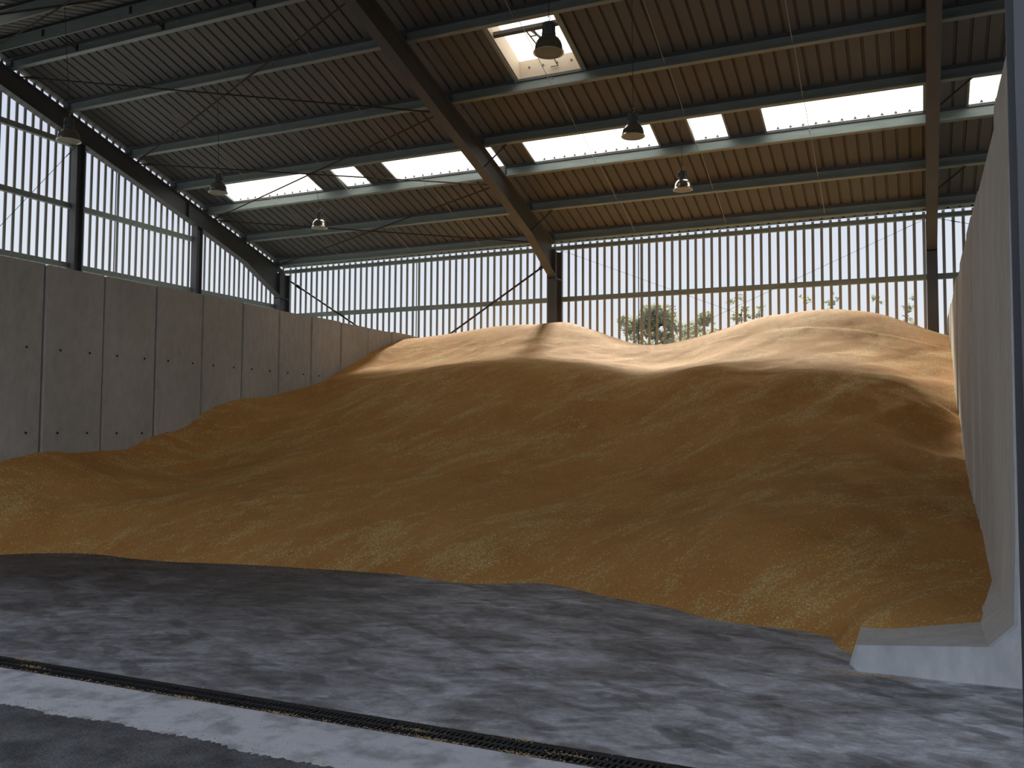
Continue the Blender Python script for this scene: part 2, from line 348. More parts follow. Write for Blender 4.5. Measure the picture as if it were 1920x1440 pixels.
wr = MB()
wr.add([(XR, YF, 0), (XR, 20.2, 0), (XR, 20.2, Z(20.2)), (XR, YR, Z(YR)), (XR, YF, Z(YF)), (XR+.1, YF, 0), (XR+.1, 20.2, 0), (XR+.1, 20.2, Z(20.2)), (XR+.1, YR, Z(YR)), (XR+.1, YF, Z(YF))],
       [(0, 1, 2, 3, 4), (9, 8, 7, 6, 5), (0, 5, 6, 1), (1, 6, 7, 2), (2, 7, 8, 3), (3, 8, 9, 4), (4, 9, 5, 0)])
tag(wr.build('wall_right', M_roof), 'plain sheet metal end wall on the right of the shed', kind='structure')
tag(MB().box(XL, XR, YF-0.08, YF, 5.7, Z(YF)).build('wall_front_added', M_roof), 'unseen sheet metal band added above the open front to tune daylight', kind='structure')  # added out of view; its lower edge sets how much daylight enters

# ------------------------------------------------------------------ roof
roof = empty('ceiling', (0, YR, 0)); tag(roof, 'brown-grey ribbed metal roof sheets over the grain store', kind='structure')
P = 0.2222; XS = -7.15                     # rib pitch and phase
def sheet_profile(x0, x1, rh=0.042):
    pts = [x0]; k = math.ceil((x0 - XS)/P - 1e-6)
    out = [(x0, 0)]
    while XS + k*P < x1 - 0.03:
        c = XS + k*P
        if c > x0 + 0.03: out += [(c-0.026, 0), (c-0.014, rh), (c+0.014, rh), (c+0.026, 0)]
        k += 1
    out.append((x1, 0)); return out
def skin(x0, x1, y0, y1, name, m, parent, dz, off):
    pr = sheet_profile(x0, x1, 0.012); n = len(pr)
    v = [(x-off[0], y-off[1], Z(y)+z+dz-off[2]) for y in (y0, y1) for x, z in pr]
    return MB().add(v, [(i, i+1, n+i+1, n+i) for i in range(n-1)]).build(name, m, parent)
def sheet(x0, x1, y0, y1, name, m, parent, dz=0.0, off=(0, 0, 0)):
    pr = sheet_profile(x0, x1); T = 0.004
    mb = MB(); n = len(pr)
    v = []
    for y in (y0, y1):
        v += [(x-off[0], y-off[1], Z(y)+z+dz-off[2]) for x, z in pr]
    for y in (y0, y1):
        v += [(x-off[0], y-off[1], Z(y)+z+dz+T-off[2]) for x, z in pr]
    fs = []
    for i in range(n-1):
        fs.append((i, i+1, n+i+1, n+i)); fs.append((2*n+i, 3*n+i, 3*n+i+1, 2*n+i+1))
        fs.append((i, 2*n+i, 2*n+i+1, i+1)); fs.append((n+i, n+i+1, 3*n+i+1, 3*n+i))
    fs.append((0, n, 3*n, 2*n)); fs.append((n-1, 3*n-1+0, 4*n-1, 2*n-1))
    mb.add(v, fs)
    o = mb.build(name, m, parent); return o
SKY = [(-15.15, -12.48), (-11.82, -11.15), (-10.48, -7.82), (-7.15, -4.49), (-3.82, -3.15), (-2.48, 0.19), (0.86, 3.52), (4.19, 4.86), (5.52, 8.2)]
SY0, SY1 = 15.86, 16.92
VX0, VX1, VY0, VY1 = -6.47, -5.22, 13.02, 14.42
RO = (0, YR, 0)
edges = [XL-0.05]
k = XS + 0.5*P - 11*4*P
while k < XR:
    if k > XL+0.2: edges.append(k)
    k += 4*P
edges.append(XR+0.1)
def cut(x0, x1, holes):
    segs = [(x0, x1)]
    for h0, h1 in holes:
        ns = []
        for a, b in segs:
            if h1 <= a or h0 >= b: ns.append((a, b)); continue
            if h0 - a > 0.02: ns.append((a, h0))
            if b - h1 > 0.02: ns.append((h1, b))
        segs = ns
    return segs
for a, b in zip(edges[:-1], edges[1:]):
    sheet(a, b, SY1, 20.08, 'roof_sheet', M_roof, roof, off=RO)
    for c, d in cut(a, b, SKY): sheet(c, d, SY0, SY1, 'roof_sheet', M_roof, roof, off=RO)
    if b <= VX0 or a >= VX1: sheet(a, b, YR, SY0, 'roof_sheet', M_roof, roof, off=RO)
    else:
        sheet(a, b, YR, VY0, 'roof_sheet', M_roof, roof, off=RO)
        sheet(a, b, VY1, SY0, 'roof_sheet', M_roof, roof, off=RO)
        for c, d in cut(a, b, [(VX0, VX1)]): sheet(c, d, VY0, VY1, 'roof_sheet', M_roof, roof, off=RO)
    for c, d in cut(a, b, [(-14.3, -13.2)]): sheet(c, d, 8.25, 9.3, 'roof_sheet', M_roof, roof, off=RO)
    sheet(a, b, 9.3, YR, 'roof_sheet', M_roof, roof, off=RO)
    sheet(a, b, YF-0.1, 8.25, 'roof_sheet', M_roof, roof, off=RO)
MB().box(XL-0.05, XR+0.1, 20.068-YR, 20.08-YR, Z(20.07)+0.002, Z(20.07)+0.05).build('rib_closer', M_steel, roof)
mbc = MB()
for s in (-1, 1):
    mbc.add([(XL, 0, Z(YR)+0.08), (XR, 0, Z(YR)+0.08), (XR, s*0.25, Z(YR)+0.05-0.25*SL+0.01), (XL, s*0.25, Z(YR)+0.05-0.25*SL+0.01)], [(0, 1, 2, 3)])
mbc.build('ridge_cap', M_roof, roof)

skl = ['long bright rooflight nearest the far left gable rafter', 'short square rooflight in the left bay', 'long bright rooflight just left of the middle rafter',
       'long bright rooflight right of the middle rafter behind a hanging lamp', 'short square rooflight between two long ones right of centre', 'longest bright rooflight ending at the right-hand rafter',
       'bright rooflight beyond the right rafter cut off by the concrete wall']
for i, (a, b) in enumerate(SKY):
    o0 = ((a+b)/2, (SY0+SY1)/2, Z((SY0+SY1)/2))
    t = empty('rooflight', o0)
    lab = skl[i] if i < len(skl) else 'rooflight hidden behind the right concrete wall, ' + ('short' if i == 7 else 'long') + ' one'
    tag(t, lab, 'rooflight', 'translucent rooflights along the far roof slope')
    skin(a-0.03, b+0.03, SY0-0.1, SY1+0.08, 'translucent_sheet', M_grp, t, 0.05, o0)
    for xe in (a, b):
        fr = MB()
        q = [(xe-0.02, Z(SY0)-0.012, SY0), (xe+0.02, Z(SY0)-0.012, SY0)]
        v = []
        for yy in (SY0, SY1):
            for xx in (xe-0.018, xe+0.018):
                for zz in (-0.03, -0.001): v.append((xx-o0[0], yy-o0[1], Z(yy)+zz-o0[2]))
        fr.add(v, [(0, 1, 3, 2), (4, 6, 7, 5), (0, 4, 5, 1), (2, 3, 7, 6), (0, 2, 6, 4), (1, 5, 7, 3)])
        fr.build('edge_flashing', M_galv, t)
    # foam closers: little dark teeth along the lower edge
    cl = MB(); kk = math.ceil((a-XS)/P)
    while XS+kk*P < b-0.03:
        c = XS+kk*P; yy = 16.752; zz = Z(yy)
        if c > a+0.03:
            cl.add([(c-0.03-o0[0], yy-o0[1], zz-0.005-o0[2]), (c+0.03-o0[0], yy-o0[1], zz-0.005-o0[2]), (c-o0[0], yy-o0[1]-0.005, zz+0.045-o0[2]),
                    (c-0.03-o0[0], yy+0.015-o0[1], zz-0.005-o0[2]), (c+0.03-o0[0], yy+0.015-o0[1], zz-0.005-o0[2]), (c-o0[0], yy+0.015-o0[1], zz+0.045-o0[2])],
                   [(0, 1, 2), (5, 4, 3), (0, 3, 4, 1), (1, 4, 5, 2), (2, 5, 3, 0)])
        kk += 1
    cl.add([(p[0]-o0[0], p[1]-o0[1], p[2]-o0[2]) for p in [(a, SY1-0.07, Z(SY1-0.07)-0.03), (b, SY1-0.07, Z(SY1-0.07)-0.03), (b, SY1+0.03, Z(SY1+0.03)-0.03), (a, SY1+0.03, Z(SY1+0.03)-0.03),
            (a, SY1-0.07, Z(SY1-0.07)-0.001), (b, SY1-0.07, Z(SY1-0.07)-0.001), (b, SY1+0.03, Z(SY1+0.03)-0.001), (a, SY1+0.03, Z(SY1+0.03)-0.001)]],
           [(0, 3, 2, 1), (4, 5, 6, 7), (0, 1, 5, 4), (1, 2, 6, 5), (2, 3, 7, 6), (3, 0, 4, 7)])
    tag(cl.build('rib_closer', M_steel, t), kind='stuff')
o0 = (-13.75, 8.8, Z(8.8)); t = empty('rooflight', o0)
tag(t, 'dim rooflight on the near roof slope at the top left corner', 'rooflight')
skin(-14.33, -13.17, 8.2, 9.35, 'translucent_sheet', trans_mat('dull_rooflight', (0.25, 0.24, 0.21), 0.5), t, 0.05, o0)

# ------------------------------------------------------------------ roof vent (hatch)
vo0 = ((VX0+VX1)/2, (VY0+VY1)/2, Z((VY0+VY1)/2))
vent = empty('roof_vent', vo0); tag(vent, 'square roof hatch with beige upstand and opening gear behind a hanging lamp', 'roof hatch')
def vp(x, y, n):                            # point above the roof plane by n
    return (x-vo0[0], y-vo0[1]+n*SA*0, Z(y)+n-vo0[2])
def slab(mb, x0, x1, y0, y1, n0, n1):
    v = [vp(x, y, n) for n in (n0, n1) for x, y in ((x0, y0), (x1, y0), (x1, y1), (x0, y1))]
    mb.add(v, [(0, 3, 2, 1), (4, 5, 6, 7), (0, 1, 5, 4), (1, 2, 6, 5), (2, 3, 7, 6), (3, 0, 4, 7)])
up = MB()
slab(up, VX0, VX0+0.03, VY0, VY1, -0.02, 0.34); slab(up, VX1-0.03, VX1, VY0, VY1, -0.02, 0.34)
slab(up, VX0+0.03, VX1-0.03, VY0, VY0+0.03, -0.02, 0.34); slab(up, VX0+0.03, VX1-0.03, VY1-0.03, VY1, -0.02, 0.34)
up.build('upstand', M_beige, vent)
fr = MB()
slab(fr, VX0-0.05, VX0-0.0, VY0-0.04, VY1+0.04, -0.05, -0.005); slab(fr, VX1, VX1+0.07, VY0-0.04, VY1+0.04, -0.05, -0.005)
slab(fr, VX0, VX1, VY1, VY1+0.04, -0.05, -0.005); slab(fr, VX0, VX1, VY0-0.04, VY0, -0.05, -0.005)
fr.build('edge_flashing', M_galv, vent)
lid = MB()
N = 8
vv = []; ff = []
for j in range(N+1):
    for i in range(N+1):
        a, b = i/N, j/N
        x = VX0-0.02+(VX1-VX0+0.04)*a; y = VY0-0.02+(VY1-VY0+0.04)*b
        vv.append(vp(x, y, 0.35+0.22*(1-(2*a-1)**4)*(1-(2*b-1)**4)))
for j in range(N):
    for i in range(N): q = j*(N+1)+i; ff.append((q, q+1, q+N+2, q+N+1))
lid.add(vv, ff); lid.build('dome_lid', M_grp, vent, smooth=True)
bar = MB(); slab(bar, VX0+0.03, VX1-0.03, VY0+0.26, VY0+0.33, 0.02, 0.08); bar.build('cross_rail', M_steel, vent)
arm = MB()
xm = (VX0+VX1)/2 + 0.06
for dx in (-0.08, 0.05):
    arm.tube([vp(xm+dx, VY0+0.33, 0.05), vp(xm+dx+0.02, VY0+0.7, 0.10), vp(xm+dx+0.05, VY1-0.35, 0.12)], 0.014, 6)
arm.tube([vp(xm-0.08, VY0+0.5, 0.07), vp(xm+0.07, VY0+0.5, 0.07)], 0.012, 6)
arm.tube([vp(xm-0.02, VY0+0.4, 0.1), vp(xm+0.02, VY0+0.95, 0.3), vp(xm+0.05, VY1-0.2, 0.15)], 0.022, 6)
arm.tube([vp(xm-0.03, VY1-0.32, 0.12), vp(xm+0.10, VY1-0.32, 0.12), vp(xm+0.10, VY1-0.06, 0.12), vp(xm-0.03, VY1-0.06, 0.12)], 0.011, 6)
arm.build('opening_gear', M_hous, vent)
for i in range(4):
    bl = MB(); x = VX0+0.22+i*0.27; bl.tube([vp(x, VY1-0.032, 0.2), vp(x, VY1-0.05, 0.2)], 0.018, 8)
    bl.build('fixing_bolt', M_hous, vent)

# ------------------------------------------------------------------ portal frames
def hsec_col(x, y0, y1, z0, z1, w=0.2, tf=0.014, tw=0.01):
    """H column, flanges face y, web along y"""
    m = MB(); m.box(x-w/2, x+w/2, y0, y0+tf, z0, z1).box(x-w/2, x+w/2, y1-tf, y1, z0, z1).box(x-tw/2, x+tw/2, y0+tf, y1-tf, z0, z1); return m
def rafter_mb(x, ys, w=0.2, tf=0.014, tw=0.01):
    """ys: list of (y, depth) from eave to ridge"""
    m = MB()
    for (ya, da), (yb, db) in zip(ys[:-1], ys[1:]):
        for hw, ta, tb_, ba, bb in ((w/2, -0.25, -0.25, -0.25-tf, -0.25-tf), (w/2, -0.25-da+tf, -0.25-db+tf, -0.25-da, -0.25-db), (tw/2, -0.25-tf, -0.25-tf, -0.25-da+tf, -0.25-db+tf)):
            v = [(x-hw, ya, Z(ya)+ba), (x+hw, ya, Z(ya)+ba), (x+hw, yb, Z(yb)+bb), (x-hw, yb, Z(yb)+bb), (x-hw, ya, Z(ya)+ta), (x+hw, ya, Z(ya)+ta), (x+hw, yb, Z(yb)+tb_), (x-hw, yb, Z(yb)+tb_)]
            m.add(v, [(0, 3, 2, 1), (4, 5, 6, 7), (0, 1, 5, 4), (1, 2, 6, 5), (2, 3, 7, 6), (3, 0, 4, 7)])
    return m
PUR = [19.52, 18.18, 16.80, 15.74, 14.39, 12.77, 11.46]
flabels = ['dark steel portal frame at the left gable with two gable posts', 'dark steel portal frame rising from the grain in mid picture', 'dark steel portal frame beside the right concrete wall, its front post blue']
for fi, x in enumerate(XF):
    X0 = x
    fr = empty('portal_frame', (x, YR, 0)); tag(fr, flabels[fi], 'steel frame', 'steel portal frames')
    def put(mb, name, m=M_steel, bevel=0):
        mb.v = [(a-X0, b-YR, c) for a, b, c in mb.v]; return mb.build(name, m, fr, bevel=bevel)
    ztop = Z(19.6)-0.25
    put(hsec_col(x, 19.55, 19.97, 0.0, Z(19.97)-0.27), 'column')
    col = put(hsec_col(x, YF+0.02, YF+0.22, 0.0, Z(YF+0.02)-0.27), 'column')
    for s in (1, -1):
        fy = (lambda q: q) if s == 1 else (lambda q: 2*YR-q)
        ys = [(19.55, 0.78), (18.2, 0.5), (16.2, 0.44), (YR+0.01, 0.44)]
        m = rafter_mb(x, [(fy(a), d) for a, d in ys])
        put(m, 'rafter')
        yy = fy(16.15); zz = Z(yy)
        if fi == 0: put(MB().add([(x-0.1, yy-0.012, zz-0.705), (x+0.1, yy-0.012, zz-0.705), (x+0.1, yy+0.012, zz-0.705), (x-0.1, yy+0.012, zz-0.705), (x-0.1, yy-0.012, zz-0.25), (x+0.1, yy-0.012, zz-0.25), (x+0.1, yy+0.012, zz-0.25), (x-0.1, yy+0.012, zz-0.25)],
                     [(0, 3, 2, 1), (4, 5, 6, 7), (0, 1, 5, 4), (1, 2, 6, 5), (2, 3, 7, 6), (3, 0, 4, 7)]), 'splice_plate')
        yc = fy(19.76)
        put(MB().box(x-0.1, x+0.1, min(fy(19.55), fy(19.97)), max(fy(19.55), fy(19.97)), 5.19, 5.21), 'stiffener_plate')
        cl = MB()
        for yp in PUR:
            q = fy(yp) - 0.03*s; cl.box(x-0.07, x+0.07, q-0.004, q+0.004, Z(q)-0.25, Z(q)-0.06)
        tag(put(cl, 'purlin_cleats'), kind='stuff')
        if fi > 0:
            for yp in (PUR[1], PUR[3]):
                for dd in ((1,) if s == 1 else (1,)):
                    q = fy(yp); zb = Z(q)
                    b = MB().tube([(x+0.05, q, zb-0.66), (x+0.62*dd, q, zb-0.2)], 0.016, 6); put(b, 'knee_brace', M_rod)
    if fi == 0:
        for yg in (16.52, 13.07, 9.6, 6.1):
            put(hsec_col(x, yg-0.1, yg+0.1, 0.0, Z(yg)-0.68, w=0.18), 'gable_post')
    for yb in (19.76, YF+0.3):
        put(MB().box(x-0.14, x+0.14, yb-0.25, yb+0.25, 0.0, 0.02), 'base_plate')

# ------------------------------------------------------------------ purlins
def zprof():
    t = 0.006; w = 0.065; h = 0.20
    # (along slope towards ridge, normal) coordinates; top flange towards eave, bottom towards ridge
    return [(-w, 0), (t/2, 0), (t/2, -h+t), (w, -h+t), (w, -h+t+0.018), (w+t, -h+t+0.018), (w+t, -h), (-t/2, -h), (-t/2, -t), (-w+t, -t), (-w+t, -0.022), (-w, -0.022)]
pl = ['galvanised purlin at the far eave above the slatted back wall', 'galvanised purlin between the far eave and the rooflights', 'pale green lit purlin along the lower edge of the rooflights',
      'dark purlin along the upper edge of the rooflights', 'galvanised purlin below the square roof hatch', 'galvanised purlin above the square roof hatch', 'galvanised purlin just on the far side of the ridge']
pl2 = ['galvanised purlin at the front eave', 'second purlin back from the front eave', 'third purlin back from the front eave', 'fourth purlin back from the front eave', 'fifth purlin of the near slope, two short of the ridge',
       'purlin on the near slope above the topmost left lamp', 'galvanised purlin just on the near side of the ridge']
for s in (1, -1):
    for i, yp in enumerate(PUR):
        yy = yp if s == 1 else 2*YR-yp
        pr = zprof()
        mb = MB().extrude(pr, lambda p, q, t: (t, -s*p*CA, p*SA + q), XL+0.03, XR-0.02)
        o = mb.build('roof_purlin', M_galv); o.location = (0, yy, Z(yy)-0.05)
        MB().extrude([(-0.03, 0.0), (0.03, 0.0), (0.03, 0.047), (-0.03, 0.047)], lambda p, q, t: (t, -s*p*CA, p*SA + q), XL+0.03, XR-0.02).build('spacer_rail', M_steel, o)
        tag(o, (pl if s == 1 else pl2)[i], 'purlin', 'purlins of the far slope' if s == 1 else 'purlins of the near slope')

# sag rods: thin bright rods from purlin to purlin
names = {-13.85: 'first sag rod line right of the left gable', -11.72: 'sag rod line through the middle of the left bay', -9.75: 'sag rod line just left of the middle rafter', -5.81: 'sag rod line crossing the square roof hatch',
         -3.75: 'sag rod line through the middle bay beside the hanging lamps', -1.70: 'sag rod line through the longest rooflight', 2.4: 'sag rod line in the bay right of the concrete wall'}
for x, lab in names.items():
    mb = MB()
    for a, b in zip(PUR[:-1], PUR[1:]):
        mb.tube([(0, a, Z(a)-0.20), (0, b, Z(b)-0.07)], 0.006, 5)
        for q, dz in ((a, -0.2), (b, -0.07)): mb.tube([(0, q-0.02, Z(q)+dz), (0, q+0.02, Z(q)+dz)], 0.014, 6)
    o = mb.build('sag_rod', M_wire); o.location = (x, 0, 0); tag(o, 'thin bright ' + lab, 'rod', 'sag rods between the purlins')

# braces
def rod(p0, p1, rad, lab, grp, m=M_rod, name='brace_rod', sag=0.0):
    p0, p1 = Vector(p0), Vector(p1); pts = []
    for i in range(9):
        t = i/8; q = p0.lerp(p1, t) - Vector((0, 0, sag*4*t*(1-t))); pts.append(q-p0)
    mb = MB().tube(pts, rad, 6)
    d = (p1-p0).normalized(); mb.tube([d*0.25, d*0.42], rad*1.8, 6)
    o = mb.build(name, m); o.location = p0; tag(o, lab, 'brace', grp); return o
def zr(y): return Z(y)-0.31
xa, xb = XF[0]+0.12, XF[1]-0.12
for (ya, yb, lab) in ((11.55, 14.50, 'in the upper cross near the ridge'), (14.50, 16.95, 'in the cross over the rooflights'), (16.95, 19.4, 'in the lowest cross above the back wall')):
    rod((xa, ya, zr(ya)), (xb, yb, zr(yb)), 0.016, 'brace rod falling right ' + lab, 'roof brace rods of the left bay')
    rod((xa, yb, zr(yb)+0.04), (xb, ya, zr(ya)+0.04), 0.016, 'brace rod rising right ' + lab, 'roof brace rods of the left bay')
rod((xa, 10.7, zr(10.7)), (xb, 7.9, zr(7.9)), 0.016, 'dark brace rod on the near slope running away from the gable', 'roof brace rods of the left bay')
rod((xa, 7.9, zr(7.9)+.04), (xb, 10.7, zr(10.7)+.04), 0.016, 'dark brace rod on the near slope running towards the ridge', 'roof brace rods of the left bay')
rod((XF[0]+0.1, 19.99, 5.72), (XF[1]-0.1, 19.99, 0.9), 0.024, 'thick diagonal brace falling right from the far left corner column', 'diagonal braces on the back wall')
rod((XF[1]-0.1, 19.90, 5.72), (XF[0]+0.1, 19.90, 0.9), 0.024, 'thick diagonal brace falling left from the middle column', 'diagonal braces on the back wall')
rod((XF[1]+0.12, 19.99, 5.92), (XF[2]-0.12, 19.99, 2.6), 0.0032, 'thin cable falling right across the slats from the middle column', 'thin cables on the back wall', M_rod, 'brace_cable')
rod((XF[2]-0.12, 19.93, 5.92), (XF[1]+0.12, 19.93, 2.6), 0.0032, 'thin cable falling left across the slats from the right column', 'thin cables on the back wall', M_rod, 'brace_cable')
rod((XF[2]+0.12, 19.93, 5.92), (XR-0.3, 19.93, 3.6), 0.005, 'thin cable right of the right column', 'thin cables on the back wall', M_rod, 'brace_cable')
rod((XF[0]+0.11, 12.95, 7.5), (XF[0]+0.11, 9.7, 3.4), 0.005, 'thin cable falling left across the gable slats behind a lamp', 'thin cables on the gable', M_rod, 'brace_cable')
for x, lab in ((-12.05, 'thin upright cable outside the slats left of the middle column'), (-5.97, 'left one of two upright cables outside the slats right of the middle column'), (-5.87, 'right one of two upright cables outside the slats right of the middle column')):
    tag(MB().tube([(x, 20.3, 0), (x, 20.3, 6.0)], 0.012, 6).build('drop_cable', M_rod), lab, 'cable')
tag(MB().tube([(-16.45, 14.4, 0), (-16.45, 14.4, 7.6)], 0.012, 6).build('drop_cable', M_rod), 'thin upright cable outside the gable slats', 'cable')
# ridge ties
for x, lab in ((-14.2, 'leftmost short dark ridge tie above the gable rafter'), (-12.05, 'second short dark ridge tie from the left'), (-10.0, 'third short dark ridge tie, left of the middle rafter'), (-5.8, 'ridge tie just right of the middle rafter'), (-3.8, 'ridge tie at the centre of the middle bay'), (-1.7, 'ridge tie nearest the right rafter')):
    mb = MB().tube([(0, -0.36, Z(YR)-0.24), (0, 0, Z(YR)-0.14), (0, 0.36, Z(YR)-0.24)], 0.016, 6).tube([(0, -0.36, Z(YR)-0.3), (0, -0.36, Z(YR)-0.12)], 0.028, 6).tube([(0, 0.36, Z(YR)-0.3), (0, 0.36, Z(YR)-0.12)], 0.028, 6)
    o = mb.build('ridge_tie', M_rod); o.location = (x, YR, 0); tag(o, lab, 'tie', 'ridge ties')

# ------------------------------------------------------------------ concrete walls of L-shaped units
def lwall(name, xin, side, joints, ztops, foot_first, labels, end_mat=False):
    """side=+1: wall to the right of the heap (foot towards -x); -1: wall to the left"""
    t = empty(name, (xin, joints[0], 0)); tag(t, labels, 'concrete wall')
    for i, (a, b) in enumerate(zip(joints[:-1], joints[1:])):
        zt = ztops[i]; jx = random.uniform(-0.012, 0.012) if i else 0.0; s = side
        prof = [(-1.0*1.0+0.04, 0.035), (-0.93, 0.0), (0.20, 0.0), (0.20, 0.03), (0.17, zt), (0.02, zt), (0.0, zt-1.0), (-0.01, 0.9), (-0.03, 0.365), (-0.17, 0.23), (-0.92, 0.165)]
        if s < 0: prof = [(-0.22, 0.0), (0.20, 0.0), (0.17, zt), (0.0, zt), (0.0, 0.3), (-0.1, 0.2), (-0.22, 0.16)]
        g0, g1 = a+0.009, b-0.009
        mb = MB(); c = 0.02
        # chamfered edges along both joints: narrow profile at the very ends
        def sh(pr, d):
            cx = 0.085; return [(p + (d if p < cx else -d), min(q, zt-d) if q > zt-0.01 else q) for p, q in pr]
        rings = [(g0, sh(prof, c)), (g0+c, prof), (g1-c, prof), (g1, sh(prof, c))]
        n = len(prof)
        for yy, pr in rings: mb.v += [(s*p+jx, yy-joints[0], q) for p, q in pr]
        for k in range(3):
            for j in range(n):
                mb.f.append((k*n+j, k*n+(j+1) % n, (k+1)*n+(j+1) % n, (k+1)*n+j))
        mb.f.append(tuple(range(n-1, -1, -1))); mb.f.append(tuple(3*n+j for j in range(n)))
        if s > 0: pass
        o = mb.build('wall_unit', [M_conc if s < 0 else M_conc_lit, M_conc_end], t)
        if end_mat and i == 0:
            me = o.data
            for p in me.polygons:
                if p.normal.y < -0.9 or (abs(p.normal.y) > 0.3 and p.center.y < 0.03): p.material_index = 1
            o['label'] = 'end unit with its foot showing and a paler front face'
        # formwork tie holes
        if side < 0:
            for yy in (a+0.26, a+0.76):
                for zz in (1.47, 2.64):
                    hb = MB(); yy2 = yy + random.uniform(-0.02, 0.02)
                    hb.tube([(-0.004+jx, yy2-joints[0], zz), (0.0005*-1+0.006+jx, yy2-joints[0], zz)], 0.018, 10)
                    hb.build('tie_hole', M_iron, o)
    return t
jl = [6.53+i for i in range(14)] + [19.95]
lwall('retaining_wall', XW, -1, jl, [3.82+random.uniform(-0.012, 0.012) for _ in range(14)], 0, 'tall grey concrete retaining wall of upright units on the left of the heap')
jr = [6.15] + [7.4+i for i in range(12)] + [19.5]
zt = [3.92, 3.80] + [3.82+random.uniform(-0.02, 0.02) for _ in range(11)]
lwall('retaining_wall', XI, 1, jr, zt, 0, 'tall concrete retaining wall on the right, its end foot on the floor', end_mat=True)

# ------------------------------------------------------------------ grain heap
def ray_y(px, py, Y):
    d = f*1670.92 + r2*(px-960) - u2*(py-720); t = Y/d.y
    return (d.x*t, Y, H_CAM + d.z*t)
def ray_z(px, py, z0=0.0):
    d = f*1670.92 + r2*(px-960) - u2*(py-720); t = (z0-H_CAM)/d.z
    return (d.x*t, d.y*t, z0)
pts = []
toe = [(0, 1040), (90, 1037), (190, 1040), (280, 1050), (450, 1058), (580, 1066), (640, 1070), (780, 1081), (900, 1095), (1010, 1093), (1100, 1110), (1200, 1130), (1260, 1140), (1330, 1160), (1480, 1180), (1580, 1200)]
toe3 = [ray_z(*p) for p in toe]
for p in toe3:
    pts.append((p[0], p[1], 0.0)); pts.append((p[0], p[1]-0.5, -0.22)); pts.append((p[0], p[1]-1.2, -0.5))
    pts.append((p[0], p[1]+0.5, 0.26))
pts += [(-10.75, 6.75, 0.0), (-11.04, 7.3, 0.62), (-11.1, 6.4, -0.05), (-11.1, 5.6, -0.4)]
pts += [(-11.04, y, z) for y, z in [(7.94, 1.05), (8.53, 1.19), (8.95, 1.23), (9.54, 1.23), (10.03, 1.28), (10.66, 1.49), (11.61, 1.81), (12.6, 2.09), (13.59, 2.21), (14.58, 2.44), (15.56, 2.83), (16.55, 3.22), (17.48, 3.54), (19.04, 3.80), (20.0, 3.74)]]
pts += [(0.52, y, z) for y, z in [(20, 3.42), (18.91, 3.42), (16.83, 2.83), (15.42, 2.3), (14.28, 1.78), (12.26, 1.09), (10.38, 0.77), (9.2, 0.62), (8.6, 0.48), (7.8, 0.33), (7.3, 0.26)]]
pts += [(-0.42, 6.76, 0.17), (-0.42, 7.0, 0.25), (-0.2, 6.95, 0.25), (0, 6.86, 0.235), (0.36, 6.95, 0.25), (-0.42, 6.4, 0.0), (0, 6.4, 0.02), (0.36, 6.4, 0.0), (0.5, 6.9, 0.24), (-0.66, 6.93, -0.04), (-0.52, 6.86, 0.03)]
crest = [(640, 704), (700, 700), (790, 691), (860, 681), (950, 678), (1050, 680), (1150, 690), (1220, 700), (1300, 688), (1400, 684), (1500, 686), (1600, 692), (1700, 708)]
c3 = [ray_y(px, py, 14.8) for px, py in crest]
ridge = [(850, 626), (900, 617), (950, 610), (1020, 609), (1050, 605), (1075, 607), (1100, 615), (1160, 636), (1215, 651), (1260, 649), (1300, 638), (1360, 620), (1420, 598), (1480, 588), (1540, 580), (1600, 583), (1640, 587), (1700, 603), (1750, 620)]
rd3 = [ray_y(px, py, 18.6) for px, py in ridge]
pts += c3 + rd3
for p in rd3[::2]: pts.append((p[0], 20.05, p[2]-0.30))
tx = np.array([p[0] for p in toe3]); ty = np.array([p[1] for p in toe3])
rx = np.array([p[0] for p in rd3]); rz = np.array([p[2] for p in rd3])
for p in c3:
    y0 = float(np.interp(p[0], tx, ty)); 
    pts.append((p[0], (y0+14.8)/2, p[2]*0.43))
    pts.append((p[0], 14.3, p[2]-0.10)); pts.append((p[0], 13.5, p[2]-0.50))
    pts.append((p[0], 16.3, p[2]+0.30*(float(np.interp(p[0], rx, rz))-p[2])))
A = np.array(pts)
def tps(A, lam=0.02):
    n = len(A); d = np.hypot(A[:, None, 0]-A[None, :, 0], A[:, None, 1]-A[None, :, 1])
    K = np.where(d > 0, d*d*np.log(d+1e-12), 0) + lam*np.eye(n)
    Pm = np.c_[np.ones(n), A[:, :2]]
    S = np.block([[K, Pm], [Pm.T, np.zeros((3, 3))]])
    w = np.linalg.solve(S, np.r_[A[:, 2], 0, 0, 0]); return w
Wt = tps(A)
def height(X, Y):
    out = np.zeros_like(X); n = len(A)
    for i in range(n):
        d2 = (X-A[i, 0])**2 + (Y-A[i, 1])**2; out += Wt[i]*0.5*d2*np.log(d2+1e-12)
    return out + Wt[n] + Wt[n+1]*X + Wt[n+2]*Y
def vnoise(X, Y, seed):
    g = np.random.default_rng(seed).random((256, 256)); xi = np.floor(X).astype(int); yi = np.floor(Y).astype(int)
    fx = X-xi; fy = Y-yi; fx = fx*fx*(3-2*fx); fy = fy*fy*(3-2*fy); xi %= 256; yi %= 256; x1 = (xi+1) % 256; y1 = (yi+1) % 256
    return (g[xi, yi]*(1-fx)+g[x1, yi]*fx)*(1-fy) + (g[xi, y1]*(1-fx)+g[x1, y1]*fx)*fy - 0.5
STEP = 0.042
gx = np.linspace(-11.06, 0.545, int(11.6/STEP)); gy = np.linspace(5.9, 20.09, int(14.1/STEP))
X, Y = np.meshgrid(gx, gy)
Hh = height(X, Y)
ca, sa = math.cos(0.9), math.sin(0.9)
